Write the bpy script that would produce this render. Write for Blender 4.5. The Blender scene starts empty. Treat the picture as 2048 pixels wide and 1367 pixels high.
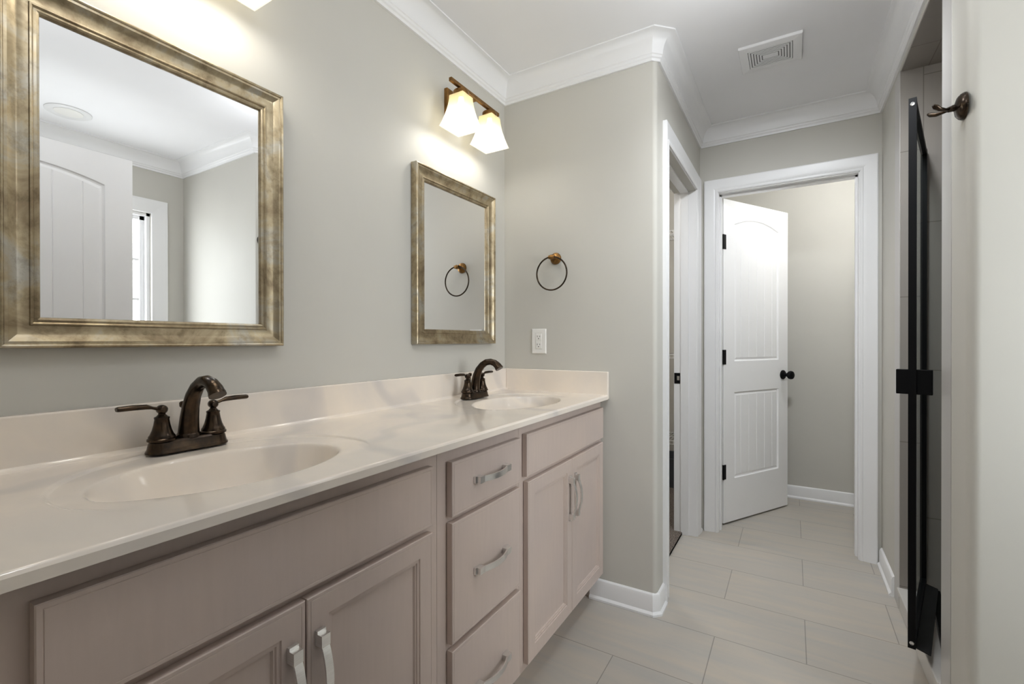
import bpy, bmesh, math, random
from mathutils import Vector, Matrix
random.seed(4)
C = bpy.context.scene.collection
SC = bpy.context.scene
PI = math.pi

# ------------------------------------------------------------------ camera
YAW, PIT, ROL, FPX = math.radians(31.0636), math.radians(-0.1726), math.radians(-0.051), 930.8
cd = bpy.data.cameras.new('camera'); cam = bpy.data.objects.new('camera', cd); C.objects.link(cam)
_f = Vector((-math.sin(YAW)*math.cos(PIT), math.cos(YAW)*math.cos(PIT), math.sin(PIT)))
_r0 = Vector((math.cos(YAW), math.sin(YAW), 0)); _u0 = _r0.cross(_f)
_r = _r0*math.cos(ROL)+_u0*math.sin(ROL); _u = -_r0*math.sin(ROL)+_u0*math.cos(ROL)
M = Matrix((_r, _u, -_f)).transposed().to_4x4(); M.translation = (1.22, 0, 1.14)
cam.matrix_world = M
cd.sensor_width = 36; cd.lens = FPX/2048*36; cd.clip_start = 0.02
SC.camera = cam

# ------------------------------------------------------------------ view, world, large lights
SC.view_settings.view_transform = 'Standard'; SC.view_settings.look = 'None'
SC.view_settings.exposure = 0.29; SC.view_settings.gamma = 1; SC.view_settings.use_curve_mapping = False
SC.cycles.use_denoising = True
SC.cycles.max_bounces = 10; SC.cycles.diffuse_bounces = 8; SC.cycles.glossy_bounces = 5
SC.cycles.transparent_max_bounces = 12; SC.cycles.caustics_reflective = False; SC.cycles.caustics_refractive = False
SC.cycles.sample_clamp_indirect = 6
W = bpy.data.worlds.new('daylight'); SC.world = W; W.use_nodes = True
# pale overcast sky above, sunlit pale ground below
_nt = W.node_tree; _bg = _nt.nodes['Background']
_tc = _nt.nodes.new('ShaderNodeTexCoord'); _sx = _nt.nodes.new('ShaderNodeSeparateXYZ'); _cr = _nt.nodes.new('ShaderNodeValToRGB')
_mr = _nt.nodes.new('ShaderNodeMapRange'); _mr.inputs['From Min'].default_value = -0.25; _mr.inputs['From Max'].default_value = 0.15
_nt.links.new(_tc.outputs['Generated'], _sx.inputs[0]); _nt.links.new(_sx.outputs['Z'], _mr.inputs['Value']); _nt.links.new(_mr.outputs[0], _cr.inputs[0])
_cr.color_ramp.elements[0].color = (0.62, 0.63, 0.64, 1); _cr.color_ramp.elements[1].color = (0.76, 0.79, 0.82, 1)
_nt.links.new(_cr.outputs['Color'], _bg.inputs[0]); _bg.inputs[1].default_value = 11.5

def area(name, loc, rot, sx, sy, power=0, col=(1, 1, 1), portal=False):
    l = bpy.data.lights.new(name, 'AREA'); l.shape = 'RECTANGLE'; l.size = sx; l.size_y = sy
    l.energy = power; l.color = col
    if portal: l.cycles.is_portal = True
    o = bpy.data.objects.new(name, l); C.objects.link(o); o.location = loc; o.rotation_euler = rot
    return o
def point(name, loc, power, col, rad):
    l = bpy.data.lights.new(name, 'POINT'); l.energy = power; l.color = col; l.shadow_soft_size = rad
    o = bpy.data.objects.new(name, l); C.objects.link(o); o.location = loc
    return o
area('window_daylight', (2.66, 1.03, 1.42), (0, PI/2, 0), 1.17, 0.83, portal=True)
# unseen fill lamps added to brighten the bathroom, above the frame; no fixtures
point('entry_fill', (0.92, 0.40, 2.25), 5, (0.94, 0.97, 1.0), 0.07)
point('room_fill', (1.12, 1.48, 2.15), 4, (0.94, 0.97, 1.0), 0.07)
# added fill spot without a fixture, above the frame, brightens the hall
_sl = bpy.data.lights.new('hall_fill_spot', 'SPOT'); _sl.energy = 64; _sl.spot_size = math.radians(100); _sl.spot_blend = 1.0; _sl.shadow_soft_size = 0.07; _sl.color = (0.92, 0.96, 1.0)
_so = bpy.data.objects.new('hall_fill_spot', _sl); C.objects.link(_so); _so.location = (1.36, 1.62, 2.37)
_so.rotation_euler = (Vector((1.02, 3.1, 0.80))-Vector((1.36, 1.62, 2.37))).to_track_quat('-Z', 'Y').to_euler()
# added unseen fills in shower and closet; the toilet room's own ceiling lamp
point('shower_fill', (2.15, 2.05, 2.18), 0.8, (1.0, 0.985, 0.97), 0.06)
point('water_closet_lamp', (1.60, 3.22, 2.10), 10, (0.97, 0.985, 1.0), 0.16)
point('closet_fill', (0.05, 2.8, 2.25), 14, (1.0, 0.97, 0.93), 0.10)

# ------------------------------------------------------------------ materials
def mat(name, col, rough=0.5, metal=0.0, spec=0.5):
    m = bpy.data.materials.new(name); m.use_nodes = True
    b = m.node_tree.nodes['Principled BSDF']
    b.inputs['Base Color'].default_value = (*col, 1); b.inputs['Roughness'].default_value = rough
    b.inputs['Metallic'].default_value = metal; b.inputs['Specular IOR Level'].default_value = spec
    return m
def N(m, t): return m.node_tree.nodes.new(t)
def L(m, a, b): m.node_tree.links.new(a, b)
def bsdf(m): return m.node_tree.nodes['Principled BSDF']
def coords(m, scale=(1, 1, 1), loc=(0, 0, 0), rot=(0, 0, 0), kind='Object'):
    tc = N(m, 'ShaderNodeTexCoord'); mp = N(m, 'ShaderNodeMapping')
    mp.inputs['Scale'].default_value = scale; mp.inputs['Location'].default_value = loc; mp.inputs['Rotation'].default_value = rot
    L(m, tc.outputs[kind], mp.inputs[0]); return mp.outputs[0]
def noise(m, vec, scale, detail=4, rough=0.5, dist=0.0):
    n = N(m, 'ShaderNodeTexNoise'); n.inputs['Scale'].default_value = scale; n.inputs['Detail'].default_value = detail
    n.inputs['Roughness'].default_value = rough; n.inputs['Distortion'].default_value = dist
    if vec is not None: L(m, vec, n.inputs['Vector'])
    return n.outputs['Fac']
def ramp(m, fac, stops):
    r = N(m, 'ShaderNodeValToRGB'); e = r.color_ramp.elements
    while len(e) < len(stops): e.new(0.5)
    for k, (p, c) in enumerate(stops): e[k].position = p; e[k].color = (*c, 1)
    L(m, fac, r.inputs[0]); return r.outputs['Color']
def mixc(m, fac, a, b, mode='MIX'):
    x = N(m, 'ShaderNodeMix'); x.data_type = 'RGBA'; x.blend_type = mode
    for s, v in ((x.inputs[0], fac), (x.inputs[6], a), (x.inputs[7], b)):
        if hasattr(v, 'links'): L(m, v, s)
        elif isinstance(v, (int, float)): s.default_value = v
        else: s.default_value = (*v, 1)
    return x.outputs[2]
def bump(m, fac, strength, dist=0.01):
    b = N(m, 'ShaderNodeBump'); b.inputs['Strength'].default_value = strength; b.inputs['Distance'].default_value = dist
    L(m, fac, b.inputs['Height']); L(m, b.outputs[0], bsdf(m).inputs['Normal'])

def paint(name, col, rough):
    m = mat(name, col, rough, 0, 0.3)
    f = noise(m, coords(m), 3.0, 2)
    L(m, ramp(m, f, [(0.3, tuple(c*0.985 for c in col)), (0.7, tuple(min(1, c*1.015) for c in col))]), bsdf(m).inputs['Base Color'])
    return m
WALL = paint('greige_wall_paint', (0.560, 0.545, 0.500), 0.55)
PASSAGE = paint('shaded_passage', (0.10, 0.095, 0.09), 0.6)  # dark colour stands in for an unlit passage and cuts bounced light
CEIL = paint('white_ceiling_paint', (0.86, 0.86, 0.875), 0.7)
TRIM = paint('white_trim_paint', (0.82, 0.82, 0.825), 0.3)
DOORP = paint('white_door_paint', (0.89, 0.89, 0.895), 0.3)
PLATE = mat('white_plastic', (0.83, 0.82, 0.79), 0.3)
BLACK = mat('black_metal', (0.004, 0.004, 0.0045), 0.5, 0, 0.12)
RUBBER = mat('black_rubber', (0.008, 0.008, 0.008), 0.6)
CHROME = mat('steel_screw', (0.7, 0.7, 0.7), 0.25, 1)

BRONZE = mat('oil_rubbed_bronze', (0.05, 0.036, 0.025), 0.25, 0.92)
f = noise(BRONZE, coords(BRONZE), 60, 3)
L(BRONZE, ramp(BRONZE, f, [(0.35, (0.036, 0.027, 0.021)), (0.7, (0.075, 0.050, 0.031))]), bsdf(BRONZE).inputs['Base Color'])
COPPER = mat('warm_bronze', (0.36, 0.19, 0.075), 0.33, 0.92)
f = noise(COPPER, coords(COPPER), 40, 3)
L(COPPER, ramp(COPPER, f, [(0.35, (0.20, 0.105, 0.032)), (0.7, (0.34, 0.18, 0.06))]), bsdf(COPPER).inputs['Base Color'])

NICKEL = mat('brushed_nickel', (0.86, 0.85, 0.84), 0.28, 1.0)
f = noise(NICKEL, coords(NICKEL, (4, 4, 90)), 8, 2)
L(NICKEL, ramp(NICKEL, f, [(0.3, (0.82, 0.81, 0.80)), (0.7, (0.90, 0.89, 0.88))]), bsdf(NICKEL).inputs['Base Color'])

CAB = mat('taupe_stained_maple', (0.28, 0.225, 0.195), 0.38, 0, 0.45)
v = coords(CAB, (9, 9, 1.0))
f = noise(CAB, v, 9, 5, 0.6, 0.4)
f2 = noise(CAB, coords(CAB), 3.2, 2)
c1 = ramp(CAB, f, [(0.3, (0.550, 0.457, 0.408)), (0.7, (0.576, 0.478, 0.427))])
c2 = ramp(CAB, f2, [(0.3, (0.94, 0.94, 0.95)), (0.7, (1.05, 1.03, 1.0))])
L(CAB, mixc(CAB, 1.0, c1, c2, 'MULTIPLY'), bsdf(CAB).inputs['Base Color'])
CABIN = mat('cabinet_interior', (0.06, 0.045, 0.036), 0.6)

MARB = mat('cultured_marble', (0.70, 0.64, 0.57), 0.10, 0, 0.5)
v = coords(MARB, (1, 1, 1))
n1 = noise(MARB, v, 2.6, 5, 0.55, 1.6)
w = N(MARB, 'ShaderNodeTexWave'); w.wave_type = 'BANDS'; w.bands_direction = 'DIAGONAL'
w.inputs['Scale'].default_value = 1.1; w.inputs['Distortion'].default_value = 9; w.inputs['Detail'].default_value = 3; w.inputs['Detail Scale'].default_value = 1.3
L(MARB, v, w.inputs['Vector'])
vein = ramp(MARB, w.outputs['Fac'], [(0.0, (0.70, 0.645, 0.595)), (0.10, (0.80, 0.728, 0.650)), (1.0, (0.835, 0.755, 0.668))])
cloud = ramp(MARB, n1, [(0.34, (0.93, 0.94, 0.96)), (0.62, (1.03, 1.02, 1.0))])
L(MARB, mixc(MARB, 1.0, vein, cloud, 'MULTIPLY'), bsdf(MARB).inputs['Base Color'])

GOLD = mat('champagne_gold_leaf', (0.55, 0.45, 0.28), 0.33, 0.85)
v = coords(GOLD, (1, 1, 1))
a = noise(GOLD, v, 9, 5, 0.65, 0.6); b2 = noise(GOLD, coords(GOLD, (1, 1, 1), (3, 1, 7)), 34, 4, 0.7)
ca = ramp(GOLD, a, [(0.36, (0.26, 0.20, 0.125)), (0.5, (0.42, 0.345, 0.225)), (0.66, (0.43, 0.405, 0.35))])
cb = ramp(GOLD, b2, [(0.30, (0.62, 0.6, 0.56)), (0.5, (1.0, 1.0, 1.0))])
L(GOLD, mixc(GOLD, 0.8, ca, cb, 'MULTIPLY'), bsdf(GOLD).inputs['Base Color'])
L(GOLD, ramp(GOLD, b2, [(0.3, (0.5, 0.5, 0.5)), (0.7, (0.3, 0.3, 0.3))]), bsdf(GOLD).inputs['Roughness'])
bump(GOLD, a, 0.12, 0.002)
MIRROR = mat('mirror_silver', (0.90, 0.905, 0.91), 0.0, 1.0)

# floor tile: 60 x 30.5 cm running bond, joints where the photograph has them
TILE = mat('floor_porcelain_tile', (0.5, 0.46, 0.41), 0.42, 0, 0.35)
v = coords(TILE, (1, 1, 1), (-0.364, -0.105, 0))
br = N(TILE, 'ShaderNodeTexBrick'); br.offset = 0.5; br.inputs['Scale'].default_value = 1
br.inputs['Brick Width'].default_value = 0.60; br.inputs['Row Height'].default_value = 0.305
br.inputs['Mortar Size'].default_value = 0.0017; br.inputs['Mortar Smooth'].default_value = 0.1; br.inputs['Bias'].default_value = 0
br.inputs['Color1'].default_value = (0.455, 0.428, 0.388, 1); br.inputs['Color2'].default_value = (0.482, 0.447, 0.397, 1)
br.inputs['Mortar'].default_value = (0.27, 0.25, 0.225, 1)
L(TILE, v, br.inputs['Vector'])
st = noise(TILE, coords(TILE, (1.1, 7, 1)), 2.2, 5, 0.6, 0.5)
c2 = ramp(TILE, st, [(0.3, (0.90, 0.93, 0.965)), (0.7, (1.07, 1.03, 0.98))])
L(TILE, mixc(TILE, 1.0, br.outputs['Color'], c2, 'MULTIPLY'), bsdf(TILE).inputs['Base Color'])
bump(TILE, br.outputs['Fac'], -0.15, 0.002)

def shower_tile(name, along, across, o1, o2):
    """60 x 30.5 cm tiles; along/across = object axes of the long and the short side"""
    m = mat(name, (0.42, 0.385, 0.35), 0.35, 0, 0.4)
    sx = N(m, 'ShaderNodeSeparateXYZ'); L(m, coords(m), sx.inputs[0]); cx = N(m, 'ShaderNodeCombineXYZ')
    for ax, off, k in ((along, o1, 0), (across, o2, 1)):
        a_ = N(m, 'ShaderNodeMath'); a_.operation = 'ADD'; a_.inputs[1].default_value = off
        L(m, sx.outputs[ax], a_.inputs[0]); L(m, a_.outputs[0], cx.inputs[k])
    br = N(m, 'ShaderNodeTexBrick'); br.offset = 0.5; br.inputs['Scale'].default_value = 1
    br.inputs['Brick Width'].default_value = 0.61; br.inputs['Row Height'].default_value = 0.305
    br.inputs['Mortar Size'].default_value = 0.002; br.inputs['Mortar Smooth'].default_value = 0.1
    br.inputs['Color1'].default_value = (0.285, 0.262, 0.238, 1); br.inputs['Color2'].default_value = (0.305, 0.278, 0.25, 1)
    br.inputs['Mortar'].default_value = (0.19, 0.17, 0.152, 1)
    L(m, cx.outputs[0], br.inputs['Vector'])
    st = noise(m, coords(m, (6, 6, 1)), 2.5, 4, 0.6)
    c2 = ramp(m, st, [(0.3, (0.95, 0.96, 0.97)), (0.7, (1.03, 1.02, 1.0))])
    L(m, mixc(m, 1.0, br.outputs['Color'], c2, 'MULTIPLY'), bsdf(m).inputs['Base Color'])
    return m
STILE = shower_tile('shower_wall_tile', 'Z', 'X', 0.508, 0.146)
SOFF = shower_tile('shower_ceiling_tile', 'Y', 'X', 0.1, 0.13)
BORDER = paint('grey_border_tile', (0.50, 0.485, 0.47), 0.3)
CURBM = paint('pale_stone', (0.58, 0.56, 0.53), 0.3)
CARPET = mat('dark_mottled_carpet', (0.1, 0.08, 0.065), 0.95)
f = noise(CARPET, coords(CARPET), 160, 3)
L(CARPET, ramp(CARPET, f, [(0.35, (0.04, 0.032, 0.028)), (0.65, (0.26, 0.215, 0.18))]), bsdf(CARPET).inputs['Base Color'])
bump(CARPET, f, 0.6, 0.01)
BIN = mat('dark_grey_plastic', (0.06, 0.068, 0.078), 0.45)
VENTSHADE = mat('vent_gap_shade', (0.22, 0.22, 0.22), 0.6)  # grey tone stands in for the shade behind the vent slats
WIRE = mat('white_coated_wire', (0.8, 0.8, 0.8), 0.35)
WHITELAMP = paint('white_lamp_trim', (0.74, 0.74, 0.74), 0.5)

def thin_glass(name, tint, refl=0.08):
    m = bpy.data.materials.new(name); m.use_nodes = True; nt = m.node_tree; nt.nodes.clear()
    o = N(m, 'ShaderNodeOutputMaterial'); mx = N(m, 'ShaderNodeMixShader'); t = N(m, 'ShaderNodeBsdfTransparent')
    g = N(m, 'ShaderNodeBsdfGlossy'); lw = N(m, 'ShaderNodeLayerWeight'); lw.inputs[0].default_value = 0.25
    t.inputs[0].default_value = (*tint, 1); g.inputs['Roughness'].default_value = 0.01
    mu = N(m, 'ShaderNodeMath'); mu.operation = 'MULTIPLY'; mu.inputs[1].default_value = refl*3
    L(m, lw.outputs['Fresnel'], mu.inputs[0]); L(m, mu.outputs[0], mx.inputs[0])
    L(m, t.outputs[0], mx.inputs[1]); L(m, g.outputs[0], mx.inputs[2]); L(m, mx.outputs[0], o.inputs[0])
    return m
GLASS = thin_glass('window_glass', (0.97, 0.98, 0.98), 0.05)
SGLASS = thin_glass('shower_glass', (0.90, 0.93, 0.92), 0.08)

# frosted lamp glass: lets the bulb's light through and glows, warmer at the neck
SHADE = mat('frosted_alabaster_glass', (0.45, 0.41, 0.30), 0.35)
tc = N(SHADE, 'ShaderNodeTexCoord'); sp = N(SHADE, 'ShaderNodeSeparateXYZ'); L(SHADE, tc.outputs['Generated'], sp.inputs[0])
cr = ramp(SHADE, sp.outputs['Z'], [(0.0, (1.0, 0.97, 0.86)), (0.22, (1.0, 0.97, 0.84)), (0.45, (1.0, 0.98, 0.88)), (0.78, (0.95, 0.83, 0.46)), (1.0, (0.86, 0.70, 0.32))])
sr = N(SHADE, 'ShaderNodeValToRGB'); L(SHADE, sp.outputs['Z'], sr.inputs[0])
e = sr.color_ramp.elements
e[0].position = 0.0; e[0].color = (0.5, 0.5, 0.5, 1); e[1].position = 1.0; e[1].color = (0.42, 0.42, 0.42, 1)
x = e.new(0.35); x.color = (0.95, 0.95, 0.95, 1)
mu = N(SHADE, 'ShaderNodeMath'); mu.operation = 'MULTIPLY'; mu.inputs[1].default_value = 1.25
L(SHADE, sr.outputs['Color'], mu.inputs[0])
L(SHADE, cr, bsdf(SHADE).inputs['Emission Color']); L(SHADE, mu.outputs[0], bsdf(SHADE).inputs['Emission Strength'])
# the frosted glass also lets part of the bulb's light straight through
_out = SHADE.node_tree.nodes['Material Output']; _mx = N(SHADE, 'ShaderNodeMixShader'); _tr = N(SHADE, 'ShaderNodeBsdfTransparent')
_tr.inputs[0].default_value = (1.0, 0.97, 0.90, 1); _mx.inputs[0].default_value = 0.36
L(SHADE, bsdf(SHADE).outputs[0], _mx.inputs[1]); L(SHADE, _tr.outputs[0], _mx.inputs[2]); L(SHADE, _mx.outputs[0], _out.inputs[0])
BULB = mat('lit_bulb', (1, 1, 1), 0.4)
bsdf(BULB).inputs['Emission Color'].default_value = (1, 0.93, 0.78, 1); bsdf(BULB).inputs['Emission Strength'].default_value = 8

# ------------------------------------------------------------------ mesh helpers
def box(bm, x0, x1, y0, y1, z0, z1):
    v = [bm.verts.new((x, y, z)) for x in (x0, x1) for y in (y0, y1) for z in (z0, z1)]
    for q in ((0, 1, 3, 2), (4, 6, 7, 5), (0, 4, 5, 1), (2, 3, 7, 6), (0, 2, 6, 4), (1, 5, 7, 3)):
        bm.faces.new([v[k] for k in q])
def prism(bm, poly, z0, z1):
    n = len(poly); a = [bm.verts.new((x, y, z0)) for x, y in poly]; b = [bm.verts.new((x, y, z1)) for x, y in poly]
    bm.faces.new(a[::-1]); bm.faces.new(b)
    for k in range(n): bm.faces.new((a[k], a[(k+1) % n], b[(k+1) % n], b[k]))
def frame_of(d):
    d = Vector(d).normalized(); h = Vector((0, 0, 1)) if abs(d.z) < 0.95 else Vector((1, 0, 0))
    a = h.cross(d).normalized(); return a, d.cross(a)
def lathe(bm, prof, origin=(0, 0, 0), axis=(0, 0, 1), seg=28, sy=1.0):
    o = Vector(origin); ax = Vector(axis).normalized(); a, b = frame_of(ax); rings = []
    for r, h in prof:
        if r < 1e-6: rings.append([bm.verts.new(o+ax*h)])
        else: rings.append([bm.verts.new(o+ax*h+a*(r*math.cos(2*PI*k/seg))+b*(r*sy*math.sin(2*PI*k/seg))) for k in range(seg)])
    for p, q in zip(rings, rings[1:]):
        for k in range(seg):
            k2 = (k+1) % seg
            if len(p) == 1 and len(q) == 1: continue
            if len(p) == 1: bm.faces.new((p[0], q[k], q[k2]))
            elif len(q) == 1: bm.faces.new((p[k], p[k2], q[0]))
            else: bm.faces.new((p[k], p[k2], q[k2], q[k]))
    if len(rings[0]) > 1: bm.faces.new(rings[0][::-1])
    if len(rings[-1]) > 1: bm.faces.new(rings[-1])
def tube(bm, pts, rad, seg=12, closed=False, flat=1.0):
    P = [Vector(p) for p in pts]; n = len(P); R = rad if isinstance(rad, (list, tuple)) else [rad]*n
    rings = []; ref = None
    for k in range(n):
        if closed: d = P[(k+1) % n]-P[k-1]
        else: d = P[min(k+1, n-1)]-P[max(k-1, 0)]
        d.normalize()
        if ref is None: a, b = frame_of(d)
        else:
            a = (ref-d*ref.dot(d)).normalized(); b = d.cross(a)
        ref = a
        rings.append([bm.verts.new(P[k]+a*(R[k]*math.cos(2*PI*j/seg))+b*(R[k]*flat*math.sin(2*PI*j/seg))) for j in range(seg)])
    for k in range(n if closed else n-1):
        p, q = rings[k], rings[(k+1) % n]
        for j in range(seg): bm.faces.new((p[j], p[(j+1) % seg], q[(j+1) % seg], q[j]))
    if not closed: bm.faces.new(rings[0][::-1]); bm.faces.new(rings[-1])
def sweep(bm, path, prof, N_, closed=False, side=1):
    """mitred moulding: prof = [(across, along N_)] swept on a flat path"""
    N_ = Vector(N_).normalized(); P = [Vector(p) for p in path]; n = len(P); rows = []
    for k in range(n):
        ds = []
        if closed or k > 0: ds.append((P[k]-P[k-1]).normalized())
        if closed or k < n-1: ds.append((P[(k+1) % n]-P[k]).normalized())
        ns = [N_.cross(d)*side for d in ds]
        if len(ns) == 2:
            m = ns[0]+ns[1]; m = m*(1/(1+ns[0].dot(ns[1])))
        else: m = ns[0]
        rows.append([bm.verts.new(P[k]+m*a+N_*b) for a, b in prof])
    np_ = len(prof)
    for k in range(n if closed else n-1):
        p, q = rows[k], rows[(k+1) % n]
        for j in range(np_): bm.faces.new((p[j], p[(j+1) % np_], q[(j+1) % np_], q[j]))
    if not closed: bm.faces.new(rows[0][::-1]); bm.faces.new(rows[-1])
def nested(bm, rect, rings, at):
    """rings = [(inset, depth)]: concentric rectangles joined, last one filled; at(u, v, d) places a point"""
    u0, u1, v0, v1 = rect; rows = []
    for i, d in rings:
        rows.append([bm.verts.new(at(*p, d)) for p in ((u0+i, v0+i), (u1-i, v0+i), (u1-i, v1-i), (u0+i, v1-i))])
    for p, q in zip(rows, rows[1:]):
        for k in range(4): bm.faces.new((p[k], p[(k+1) % 4], q[(k+1) % 4], q[k]))
    bm.faces.new(rows[-1]); bm.faces.new(rows[0][::-1])
def finish(name, bm, m, parent=None, smooth=None, bevel=0.0):
    bmesh.ops.recalc_face_normals(bm, faces=bm.faces)
    if bevel:
        es = [e for e in bm.edges if len(e.link_faces) == 2 and e.calc_face_angle(0) > 0.6]
        bmesh.ops.bevel(bm, geom=es, offset=bevel, segments=2, affect='EDGES', profile=0.5)
    me = bpy.data.meshes.new(name); bm.to_mesh(me); bm.free(); me.materials.append(m)
    if smooth:
        me.polygons.foreach_set('use_smooth', [True]*len(me.polygons)); me.set_sharp_from_angle(angle=math.radians(smooth))
    o = bpy.data.objects.new(name, me); C.objects.link(o)
    if parent: o.parent = parent
    return o
def B(): return bmesh.new()
def struct(name, bm, m, parent=None, **k):
    o = finish(name, bm, m, parent, **k)
    if parent is None: o['kind'] = 'structure'
    return o
def thing(name, label, cat, loc=(0, 0, 0), group=None):
    o = bpy.data.objects.new(name, None); C.objects.link(o); o.location = loc; o.empty_display_size = 0.05
    o['label'] = label; o['category'] = cat
    if group: o['group'] = group
    return o
def copy_tree(o, parent=None):
    c = o.copy(); C.objects.link(c)
    if parent: c.parent = parent
    for ch in list(o.children): copy_tree(ch, c)
    return c

# ------------------------------------------------------------------ the setting
CZ = 2.395          # ceiling
YE = 1.955          # end wall behind the second sink
XH = 0.74           # hall wall with the closet doorway
YF = 3.00           # hall end wall with the door
XR = 1.61           # wall with the shower opening
YC = 1.640          # wall right of the robe hook
XW = 2.53           # window wall
Y0 = 0.06           # entry wall
RB = 0.02           # rounded outside corners

def arc(cx, cy, r, a0, a1, n=8):
    return [(cx+r*math.cos(a0+(a1-a0)*k/n), cy+r*math.sin(a0+(a1-a0)*k/n)) for k in range(n+1)]

bm = B(); box(bm, -0.2, 2.7, -2.6, 4.1, -0.08, 0); struct('floor', bm, TILE)
bm = B(); box(bm, -0.98, 2.7, -2.6, 4.2, CZ, CZ+0.08); struct('ceiling', bm, CEIL)
bm = B(); box(bm, -0.1, 0, -0.06, 2.07, 0, CZ); struct('wall_left', bm, WALL)
# end wall, rounded corner, and the short return before the closet casing
bm = B()
poly = [(0, YE)]+arc(XH-RB, YE+RB, RB, -PI/2, 0)+[(XH, 2.14), (0.62, 2.14), (0.62, 2.07), (0, 2.07)]
prism(bm, poly, 0, CZ); struct('wall_end', bm, WALL, smooth=35)
bm = B()
box(bm, 0.62, XH, 2.865, YF+0.115, 0, CZ); box(bm, 0.62, XH, 2.14, 2.865, 2.01, CZ); struct('wall_hall', bm, WALL)
# hall end wall with the doorway
DX0, DX1, DZ = 0.845, 1.515, 2.012
bm = B()
box(bm, XH, DX0, YF, YF+0.115, 0, CZ); box(bm, DX1, 1.73, YF, YF+0.115, 0, CZ); box(bm, DX0, DX1, YF, YF+0.115, DZ, CZ)
struct('wall_back', bm, WALL)
# right wall: near pier with rounded corner, header over the shower, far pier
OY0, OY1, OZ = 1.885, 2.53, 2.275
bm = B()
RW = 0.026
poly = [(XR, 1.788)]+arc(XR+RW, YC+RW, RW, PI, 1.5*PI)+[(XW, YC), (XW, YC+0.13), (1.73, YC+0.13), (1.73, 1.788)]
prism(bm, poly, 0, CZ)
box(bm, XR, 1.73, 2.64, YF, 0, CZ); box(bm, XR, 1.73, 1.788, 2.64, OZ, CZ)
struct('wall_right', bm, WALL, smooth=35)
# tile border round the shower opening
bm = B(); box(bm, XR-0.0015, 1.73, 1.788, OY0, 0.0, OZ); box(bm, XR-0.0015, 1.73, OY1+0.006, 2.64, 0.0, OZ)
struct('trim_6', bm, BORDER)
# shower enclosure
bm = B()
box(bm, 1.73, 2.62, OY1, OY1+0.08, 0, OZ+0.06); box(bm, XR, 1.73, OY1, OY1+0.006, 0, OZ); box(bm, 2.54, 2.62, YC+0.13, OY1, 0, OZ+0.06)
box(bm, 1.73, 2.54, YC+0.13, YC+0.15, 0, OZ+0.06)
struct('wall_shower', bm, STILE)
bm = B(); box(bm, 1.73, 2.54, YC+0.15, OY1, OZ-0.004, OZ+0.06); box(bm, XR+0.002, 1.73, OY0, OY1, OZ-0.004, OZ); struct('ceiling_shower', bm, SOFF)
bm = B(); box(bm, 1.73, 2.54, YC+0.15, OY1, 0, 0.03); struct('floor_shower', bm, BORDER)
bm = B(); box(bm, XR-0.002, 1.76, OY0, OY1, 0, 0.075); box(bm, XR-0.010, 1.775, OY0, OY1, 0.075, 0.095)
struct('trim_7', bm, CURBM, bevel=0.003)
# window wall and window
WY0, WY1, WZ0, WZ1 = 0.62, 1.445, 0.84, 2.005
bm = B()
box(bm, XW, XW+0.12, -0.06, WY0, 0, CZ); box(bm, XW, XW+0.12, WY1, YC+0.13, 0, CZ)
box(bm, XW, XW+0.12, WY0, WY1, 0, WZ0); box(bm, XW, XW+0.12, WY0, WY1, WZ1, CZ)
struct('wall_window', bm, WALL)
# entry wall with the doorway the camera stands in
EX0, EX1 = 0.78, 1.545
bm = B()
box(bm, -0.1, EX0, -0.06, Y0, 0, CZ); box(bm, EX1, XW, -0.06, Y0, 0, CZ); box(bm, EX0, EX1, -0.06, Y0, 2.05, CZ)
struct('wall_entry', bm, WALL)
# passage behind the camera, so that only real openings let daylight in
bm = B()
box(bm, -0.1, 2.69, -2.6, -2.5, 0, CZ); box(bm, -0.2, -0.1, -2.6, -0.06, 0, CZ); box(bm, 2.59, 2.69, -2.5, -0.06, 0, CZ)
struct('wall_rear', bm, PASSAGE)
# room behind the hall door
bm = B(); box(bm, 0.62, 1.95, 3.94, 4.02, 0, CZ); box(bm, 1.83, 1.95, YF+0.115, 3.94, 0, CZ); box(bm, 0.62, 0.70, YF+0.115, 3.94, 0, CZ)
box(bm, 1.73, 1.83, YF+0.035, YF+0.115, 0, CZ)
struct('wall_far', bm, WALL)
# closet shell
bm = B(); box(bm, -0.9, 0.62, 4.02, 4.1, 0, CZ); box(bm, -0.98, -0.9, 2.0, 4.1, 0, CZ); box(bm, -0.9, -0.1, 2.0, 2.07, 0, CZ)
struct('wall_closet', bm, WALL)
bm = B(); box(bm, -0.9, 0.665, 2.07, 4.02, 0.0, 0.012); box(bm, 0.655, 0.665, 2.14, 2.865, 0.0, 0.014)
struct('floor_closet', bm, CARPET)

# crown moulding round the room
crown = [(0, -0.100), (0.009, -0.100), (0.011, -0.090), (0.016, -0.086), (0.018, -0.078), (0.022, -0.075)]
for k in range(1, 8):
    t = k/8*PI/2; crown.append((0.022+0.050*(1-math.cos(t)), -0.075+0.070*math.sin(t)))
crown += [(0.072, -0.006), (0.076, -0.005), (0.076, 0), (0, 0)]
loop = [(0, Y0), (0, YE), (XH-0.022, YE), (XH, YE+0.022), (XH, YF), (XR, YF), (XR, YC+0.022), (XR+0.022, YC), (XW, YC), (XW, Y0)]
bm = B(); sweep(bm, [(x, y, CZ) for x, y in loop], crown, (0, 0, 1), closed=True, side=-1)
struct('trim_1', bm, TRIM, smooth=28)

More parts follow.
